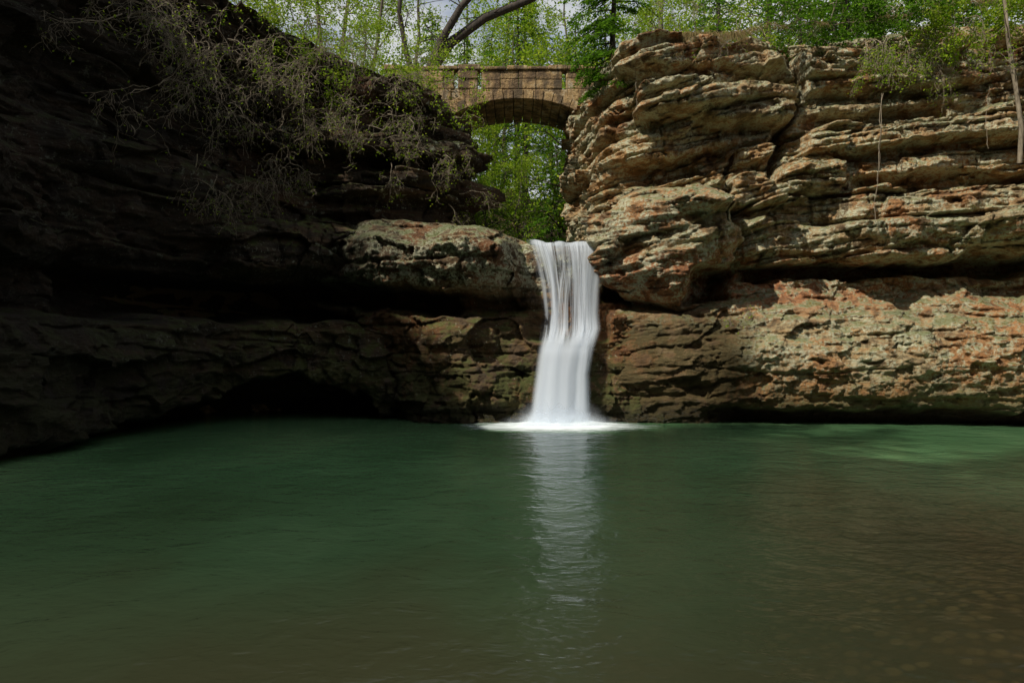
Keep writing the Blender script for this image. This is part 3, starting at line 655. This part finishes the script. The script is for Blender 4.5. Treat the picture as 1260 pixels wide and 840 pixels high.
# ---------------------------------------------------------------- vegetation generators
def norm(v): return v/(np.linalg.norm(v)+1e-9)
def grow(mb, p, d, L, r, lvl, tips, droop=0.0, wig=0.25, nb=4, mat=0, minr=0.004):
    k = 6; pts = [p]; dd = norm(d)
    for i in range(k):
        dd = norm(dd+wig*rng.normal(size=3)*0.5+np.array([0, 0, -droop*0.25])); pts.append(pts[-1]+dd*L/k)
    pts = np.array(pts); rad = np.linspace(r, max(r*0.35, minr), k+1)
    mb.tube(pts, rad, 7 if r > 0.08 else (4 if r > 0.015 else 3), mat)
    if lvl == 0:
        tips.append(pts[2:]); return
    for i in range(nb):
        t = rng.uniform(0.3, 1.0) if i else 1.0
        idx = min(int(t*k), k); base = pts[idx]
        nd = norm(dd*0.9+rng.normal(size=3)*0.75); nd[2] += 0.15*(1-droop*2)
        grow(mb, base, nd, L*rng.uniform(0.5, 0.75), max(r*0.5*(1.1-0.4*t), minr), lvl-1, tips, droop, wig, nb, mat, minr)

def broadleaf(H, nleaf, lsize, spread=0.35, tmin=0.22):
    mb = MB(); tips = []
    k = 10; z = np.linspace(-0.5, H, k); w = np.cumsum(rng.normal(size=(k, 2))*0.16, 0)
    pts = np.column_stack([w, z]); mb.tube(pts, np.linspace(0.2, 0.03, k)*H/14, 8, 0)
    for i in range(16):
        t = rng.uniform(tmin, 1.0); b = np.array([np.interp(t*H, z, pts[:, j]) for j in range(3)])
        a = rng.uniform(0, 2*np.pi); d = np.array([math.cos(a), math.sin(a), rng.uniform(0.2, 0.9)])
        grow(mb, b, d, H*rng.uniform(0.16, 0.28)*(1.2-0.5*t), 0.055*(1.2-t), 2, tips, 0.1, 0.3, 3)
    T = np.concatenate(tips); c = T[rng.integers(0, len(T), nleaf)]+rng.normal(size=(nleaf, 3))*spread*rng.uniform(0.2, 1, (nleaf, 1))
    mb.leaves(c, lsize, 0.65, 0.8, 1)
    return mb.mesh('broadleaf_tree', [M_bark, M_spr])

def hemlock(H, R, nbr, per):
    mb = MB(); k = 8; z = np.linspace(-0.5, H, k); pts = np.column_stack([0.1*rng.normal(size=(k, 2)).cumsum(0)*0.5, z])
    mb.tube(pts, np.linspace(0.17, 0.02, k)*H/10, 7, 0)
    for i in range(nbr):
        t = 0.06+0.94*(i+rng.random())/nbr; b = np.array([np.interp(t*H, z, pts[:, j]) for j in range(3)])
        a = i*2.399+rng.uniform(-0.4, 0.4); L = R*(1.05-t)**0.7*rng.uniform(0.6, 1.15)
        d = np.array([math.cos(a), math.sin(a), 0.0]); side = np.array([-d[1], d[0], 0])
        u = np.linspace(0, 1, 6)[:, None]; up = rng.uniform(0.0, 0.25)
        bp = b+d*L*u+np.array([0, 0, 1.0])*(up*L*u-0.45*L*u**2)
        mb.tube(bp, np.linspace(0.03, 0.006, 6), 4, 0)
        n = int(per*L/R)+6
        uu = rng.uniform(0.12, 1.05, n); lat = rng.uniform(-1, 1, n)*0.42*L*(1.15-uu)*1.0
        lat = np.round(lat/0.13)*0.13+rng.normal(size=n)*0.02
        c = b+d*(L*uu+0.35*np.abs(lat))[:, None]+side*lat[:, None]
        c[:, 2] += up*L*uu-0.45*L*uu**2-0.25*np.abs(lat)+rng.normal(size=n)*0.05
        dr = d[None]*0.5+side[None]*np.sign(lat)[:, None]*0.9; dr[:, 2] -= 0.3
        mb.leaves(c, 0.20, 0.36, 0.3, 1, dr)
    return mb.mesh('shade_hemlock', [M_dkbark, M_hem])

HB = [hemlock(11, 3.4, 75, 120), hemlock(8, 2.8, 60, 120), hemlock(5, 2.2, 40, 120)]
BL = [broadleaf(15, 6500, 0.15), broadleaf(12, 6500, 0.13), broadleaf(17, 6000, 0.16), broadleaf(6, 4500, 0.10, 0.3, 0.08)]

def ground_z(x, y):
    ok, loc, n, i = ground.ray_cast(Vector((x, y, 200)), Vector((0, 0, -1)))
    return loc.z if ok else 0
bpy.context.view_layer.update()
def put(name, me, x, y, sc=1.0, z=None, rz=None):
    return link(name, me, (x, y, ground_z(x, y)-0.1 if z is None else z), random.uniform(0, 6.28) if rz is None else rz, sc)
for (x, y, k, sc) in [(2.6, 37, 1, 0.9), (-3.0, 43, 0, 1.1), (4.0, 43, 0, 1.2), (0.4, 47, 0, 1.35), (-6, 51, 0, 1.3), (7, 51, 0, 1.4), (1, 54, 0, 1.6), (-2.0, 52, 1, 1.6), (2.0, 33.5, 2, 0.9), (0.8, 39.5, 0, 1.0), (-1.4, 36.5, 2, 1.0), (2.9, 31.5, 2, 0.6)]:
    put('shade_hemlock', HB[k], x, y, sc)
for (x, y, k, sc) in [(-1.6, 33.5, 3, 0.8), (-2.2, 38.5, 3, 1.3), (1.5, 42, 3, 1.5), (-1.0, 44, 1, 1.0), (3.0, 47, 1, 1.1), (-4, 47, 1, 1.1), (-6.5, 30.5, 3, 0.8), (-5.5, 34.5, 3, 1.1), (0.4, 35, 3, 0.9)]:
    put('dapple_beech', BL[k], x, y, sc)
for (x, y, k, sc) in [(5.2, 28.8, 2, 0.8), (8.5, 28.5, 1, 0.75), (11.0, 26.0, 2, 0.75), (13.0, 26.5, 2, 0.8), (13.5, 28.5, 1, 1.0), (16.5, 26.5, 2, 0.8), (18, 27, 2, 0.9), (10, 33, 0, 1.1), (16, 33, 0, 1.1), (23, 32, 0, 1.0), (6.5, 35, 0, 1.0), (21, 25, 2, 0.8), (26, 27, 1, 1.0), (9.8, 26.2, 2, 0.5)]:
    put('shade_hemlock', HB[k], x, y, sc)
for (x, y, k, sc) in [(7.0, 31, 3, 1.0), (12.5, 30, 3, 1.1), (15, 29.5, 3, 1.0), (18, 30, 3, 1.1), (6.0, 27.8, 3, 0.5), (15, 39, 0, 1.1), (20, 38, 1, 1.3), (9, 42, 2, 1.1), (25, 40, 2, 1.1), (4, 52, 0, 1.2), (12, 50, 0, 1.3), (-4, 60, 2, 1.2), (9, 62, 0, 1.4), (20, 52, 2, 1.3), (30, 48, 0, 1.3), (2.5, 33, 3, 1.6), (-1, 50, 1, 1.4),
                      (-7.5, 37, 1, 1.0), (-11, 41, 0, 1.1), (-12, 48, 0, 1.3), (-7, 54, 2, 1.2), (-19, 44, 0, 1.2)]:
    put('dapple_beech', BL[k], x, y, sc)
# out-of-view hemlocks added on the left rim to shade pool and left rocks
for (x, y, k, sc) in [(-17, -2, 1, 1.0), (-18, -6, 0, 0.95), (-17, -10, 0, 1.0), (-18, -14, 0, 1.0), (-21, -4, 0, 1.0), (-22, -9, 0, 1.1), (-23, -13, 0, 1.1), (-18, -18, 0, 1.0), (-26, -16, 0, 1.2), (-22, -20, 0, 1.2),
                      (-19, -12, 0, 1.25), (-24, -7, 0, 1.2), (-16.5, 13, 1, 0.9), (-16, 17, 1, 0.8), (-14.5, 20.5, 2, 1.1), (-16.6, 8.8, 2, 1.1), (-17.5, 10.5, 1, 0.8)]:
    put('shade_hemlock', HB[k], x, y, sc)
for (x, y, k, sc) in [(-16.5, 11.0, 3, 0.9), (-19, 15, 1, 0.7)]:  # unseen sparse beeches added on the rim to dapple the sunlight
    put('dapple_beech', BL[k], x, y, sc)

# leaning dark tree behind the bridge
mb = MB(); tips = []
mb.tube([(-5.2, 30.2, 11.0), (-4.4, 30.1, 12.6), (-3.7, 30, 14.2), (-2.7, 30, 15.6), (-1.2, 30, 16.7), (0.8, 30.2, 17.6), (3.0, 30.4, 18.8)], [0.36, 0.3, 0.27, 0.22, 0.19, 0.15, 0.1], 9, 0)
mb.tube([(-3.7, 30, 14.2), (-3.1, 29.8, 15.6), (-2.2, 29.6, 17.0), (-1.0, 29.5, 18.2)], [0.22, 0.18, 0.15, 0.1], 8, 0)
mb.tube([(-4.1, 30, 13.4), (-4.6, 29.8, 15.0), (-4.9, 29.6, 16.8), (-4.7, 29.5, 18.6)], [0.16, 0.12, 0.1, 0.07], 7, 0)
for p in [(-3.1, 29.8, 15.6), (-2.2, 29.6, 17), (-4.8, 29.7, 16), (-1.2, 30, 16.7), (0.8, 30.2, 17.6), (-4.7, 29.6, 17.5)]:
    for i in range(2): grow(mb, np.array(p, float), np.array([rng.normal(), rng.normal()*0.4, 0.7]), 1.6, 0.035, 2, tips, 0.05, 0.35, 3)
T = np.concatenate(tips); c = T[rng.integers(0, len(T), 700)]+rng.normal(size=(700, 3))*0.15
mb.leaves(c, 0.10, 0.6, 0.8, 1)
link('leaning_tree', mb.mesh('leaning_tree', [M_dkbark, M_spr]))

mb = MB(); tips = []
pts = np.array([(15.1, 20.3, 7.8), (15.0, 20.1, 8.8), (14.75, 20.0, 10), (14.5, 19.95, 11.3), (14.35, 19.9, 12.6), (14.1, 19.9, 14.0)])
mb.tube(pts, [0.07, 0.065, 0.06, 0.055, 0.05, 0.04], 7, 0)
for p in pts[2:]:
    grow(mb, p, np.array([rng.normal()*0.5, -0.3, 0.8]), 1.0, 0.02, 1, tips, 0, 0.3, 3)
T = np.concatenate(tips); mb.leaves(T[rng.integers(0, len(T), 200)]+rng.normal(size=(200, 3))*0.1, 0.08, 0.6, 0.8, 1)
link('birch_sapling', mb.mesh('birch_sapling', [M_pale, M_spr]))

def bare_shrub(name, roots, L, lv, nl, out, droop=1.0, spread=0.8, leafmat=M_spr, twig=M_pale, r0=0.018, ls=0.07, wig=0.6, nb=4):
    mb = MB(); tips = []
    for r in roots:
        d = np.array(out)+rng.normal(size=3)*spread
        grow(mb, np.array(r, float), d, L*rng.uniform(0.6, 1.25), r0, lv, tips, droop, wig, nb, 0, 0.004)
    T = np.concatenate(tips)
    if nl: mb.leaves(T[rng.integers(0, len(T), nl)]+rng.normal(size=(nl, 3))*0.08, ls, 0.6, 0.8, 1)
    return link(name, mb.mesh(name, [twig, leafmat]))
def lroot(s0, s1, z0, z1, n, off=1.4):
    s = rng.uniform(s0, s1, n); x, y, nx, ny = plan(CL, s); z = rng.uniform(z0, z1, n)
    return np.stack([x+nx*off, y+ny*off, z], -1)
bare_shrub('bare_shrub', lroot(-6.5, -2.5, 9.0, 11.4, 16, 1.0), 1.5, 3, 1500, (0.5, -0.5, 0.3), 0.35)
bare_shrub('bare_shrub', lroot(-9.5, -6, 9.5, 12, 16, 1.6), 1.6, 3, 1100, (0.6, -0.6, 0.2), 0.45)
bare_shrub('bare_shrub', lroot(-13, -9, 8.4, 11.5, 16, 2.0), 1.5, 3, 700, (0.8, -0.4, 0.1), 0.5)
bare_shrub('bare_shrub', lroot(-11, -6, 7.0, 8.5, 12, 1.3), 1.1, 3, 300, (0.7, -0.5, 0.0), 0.6)
bare_shrub('bare_shrub', lroot(-4, -1.5, 6.9, 9.3, 10, 0.9), 0.9, 3, 700, (0.6, -0.5, 0.1), 0.5)
bare_shrub('spring_shrub', lroot(-6.5, -1.5, 10.4, 12.0, 16, 0.3), 1.6, 2, 5500, (0.3, -0.3, 0.8), 0.2, 0.6, ls=0.09)
bare_shrub('spring_shrub', lroot(-10, -6, 12.0, 13.2, 14, 0.8), 1.6, 2, 4000, (0.3, -0.3, 0.6), 0.2, 0.6, ls=0.09)
bare_shrub('spring_shrub', [(-3.9+rng.normal()*0.45, 25.3+rng.normal()*0.3, 10.9) for _ in range(9)], 1.6, 2, 4500, (-0.1, -0.2, 1.0), 0.1, 0.5, ls=0.09)
def rroot(s0, s1, n, off, dz=0.2):
    s = rng.uniform(s0, s1, n); x, y, nx, ny = plan(CR, s)
    return np.stack([x+nx*off, y+ny*off, np.interp(s, rs, rtop)+dz], -1)
bare_shrub('spring_shrub', rroot(9.0, 12.5, 16, -0.1), 1.4, 2, 8000, (0, -0.5, 0.7), 0.35, 0.6, M_hem, ls=0.10)
bare_shrub('spring_shrub', rroot(12.5, 16.5, 16, 0.1), 1.3, 2, 7500, (0, -0.5, 0.5), 0.6, 0.6, ls=0.09)
bare_shrub('spring_shrub', rroot(4.5, 9, 8, -1.2), 1.1, 2, 3000, (0, -0.2, 0.9), 0.1, 0.6, ls=0.08)
bare_shrub('bare_shrub', rroot(4, 9, 12, -0.2), 0.9, 3, 600, (0, -0.5, 0.3), 0.4, 0.7)
bare_shrub('bare_shrub', rroot(10.5, 14.0, 12, 0.5, -0.7), 1.1, 3, 3200, (0, -0.5, -0.2), 1.2, 0.6)
bare_shrub('bare_shrub', [(7.2, 20.9, 3.4), (7.0, 20.8, 3.2), (6.6, 20.9, 3.3)], 0.5, 3, 80, (0, -0.4, 0.2), 0.7, 0.7, r0=0.008)
def bough(mb, b, d, L, n):
    d = norm(np.array(d, float)); side = norm(np.cross(d, [0, 0, 1.0])); u = np.linspace(0, 1, 6)[:, None]
    mb.tube(b+d*L*u+np.array([0, 0, -1.0])*0.3*L*u**2, np.linspace(0.03, 0.006, 6), 4, 0)
    uu = rng.uniform(0.1, 1.05, n); lat = np.round(rng.uniform(-1, 1, n)*0.45*L*(1.15-uu)/0.1)*0.1+rng.normal(size=n)*0.02
    c = b+d*(L*uu+0.35*np.abs(lat))[:, None]+side*lat[:, None]; c[:, 2] += -0.3*L*uu**2-0.3*np.abs(lat)+rng.normal(size=n)*0.05
    dr = d[None]*0.5+side[None]*np.sign(lat)[:, None]*0.9; dr[:, 2] -= 0.4
    mb.leaves(c, 0.13, 0.4, 0.3, 1, dr)
mb = MB()
mb.tube([(3.7, 23.9, 10.6), (3.5, 23.8, 13), (3.6, 23.8, 15.5), (3.6, 23.8, 18)], [0.11, 0.1, 0.07, 0.03], 7, 0)
for i in range(50):
    z = rng.uniform(11.0, 16.0); a = rng.uniform(math.pi*0.75, math.pi*1.9)
    bough(mb, np.array([3.55, 23.8, z]), (math.cos(a), math.sin(a), -0.1), rng.uniform(0.8, 1.7), 210)
link('shade_hemlock', mb.mesh('hemlock_sapling', [M_dkbark, M_hem]))

mb = MB()
for (x, z0, z1) in [(10.9, 9.8, 6.0), (10.95, 9.8, 7.2), (14.1, 10, 8.2), (4.0, 11.5, 9.6)]:
    k = 14; z = np.linspace(z0, z1, k); xx_ = x+0.03*np.cumsum(rng.normal(size=k)); yv = 20.1+0.03*np.cumsum(rng.normal(size=k))+(0 if x > 5 else 1.8)
    mb.tube(np.column_stack([xx_, yv, z]), np.full(k, 0.009), 4, 0)
link('hanging_vine', mb.mesh('hanging_vine', [M_pale]))

def grass(name, centers, L, per, droop):
    mb = MB()
    for c in centers:
        for j in range(per):
            a = rng.uniform(0, 2*np.pi); d = np.array([math.cos(a)*0.6, -abs(math.sin(a))*0.8, 0.7]); l = L*rng.uniform(0.5, 1.2)
            u = np.linspace(0, 1, 5)[:, None]; b = np.array(c)+rng.normal(size=3)*np.array([0.12, 0.08, 0.02])
            mb.tube(b+d*l*u+np.array([0, 0, -1.0])*droop*l*u**2, np.linspace(0.006, 0.0015, 5), 3, 0)
    return link(name, mb.mesh(name, [M_grass]))
def surf_pts(n, x0, x1, z0, z1):
    out = []; tries = 0
    while len(out) < n and tries < 4000:
        tries += 1
        x, z = rng.uniform(x0, x1), rng.uniform(z0, z1)
        ok, loc, nn, i = right.ray_cast(Vector((x, 14, z)), Vector((0, 1, 0)))
        if ok and nn.z > 0.35: out.append((loc.x, loc.y, loc.z))
    return out
grass('dead_grass', rroot(3.6, 7.5, 40, 0.1, 0.12), 0.7, 34, 1.3)
grass('dead_grass', rroot(7.5, 17, 45, 0.0, 0.1), 0.45, 22, 1.2)
grass('ledge_grass', surf_pts(60, 4, 15.5, 4.5, 12), 0.28, 20, 1.1)

# ---------------------------------------------------------------- light
el = math.radians(47); az = math.atan2(-0.75, -0.66)
to_sun = Vector((math.sin(az)*math.cos(el), math.cos(az)*math.cos(el), math.sin(el)))
sd = bpy.data.lights.new('sun', 'SUN'); sd.energy = 5.0; sd.angle = math.radians(0.6); sd.color = (1.0, 0.93, 0.80)
so = bpy.data.objects.new('sun', sd); so.rotation_euler = to_sun.to_track_quat('Z', 'Y').to_euler(); so.location = (-20, -20, 40); scene.collection.objects.link(so)
w = bpy.data.worlds.new('World'); scene.world = w; w.use_nodes = True; nt = w.node_tree; nt.nodes.clear(); q = N(nt)
sk = q.n('ShaderNodeTexSky'); sk.sky_type = 'NISHITA'; sk.sun_disc = False; sk.sun_elevation = el; sk.sun_rotation = az % (2*math.pi)
tc = q.n('ShaderNodeTexCoord'); cl = q.noise(q.mapping(tc.outputs['Generated'], (2, 2, 5)), 1.6, 5, 0.6)
skc = q.mix(q.mr(cl, 0.35, 0.6, 0.25, 0.85), sk.outputs[0], (6.6, 6.6, 6.4))
bg = q.n('ShaderNodeBackground'); bg.inputs[1].default_value = 0.115; ow = q.n('ShaderNodeOutputWorld')
q.l(skc, bg.inputs[0]); q.l(bg.outputs[0], ow.inputs[0])

cd = bpy.data.cameras.new('camera'); cd.lens = 24; cd.sensor_width = 36; cd.clip_end = 6000; cd.clip_start = 0.1
co = bpy.data.objects.new('camera', cd); co.location = (0, 0, 2.5); co.rotation_euler = (math.radians(90), 0, 0); scene.collection.objects.link(co)
scene.camera = co
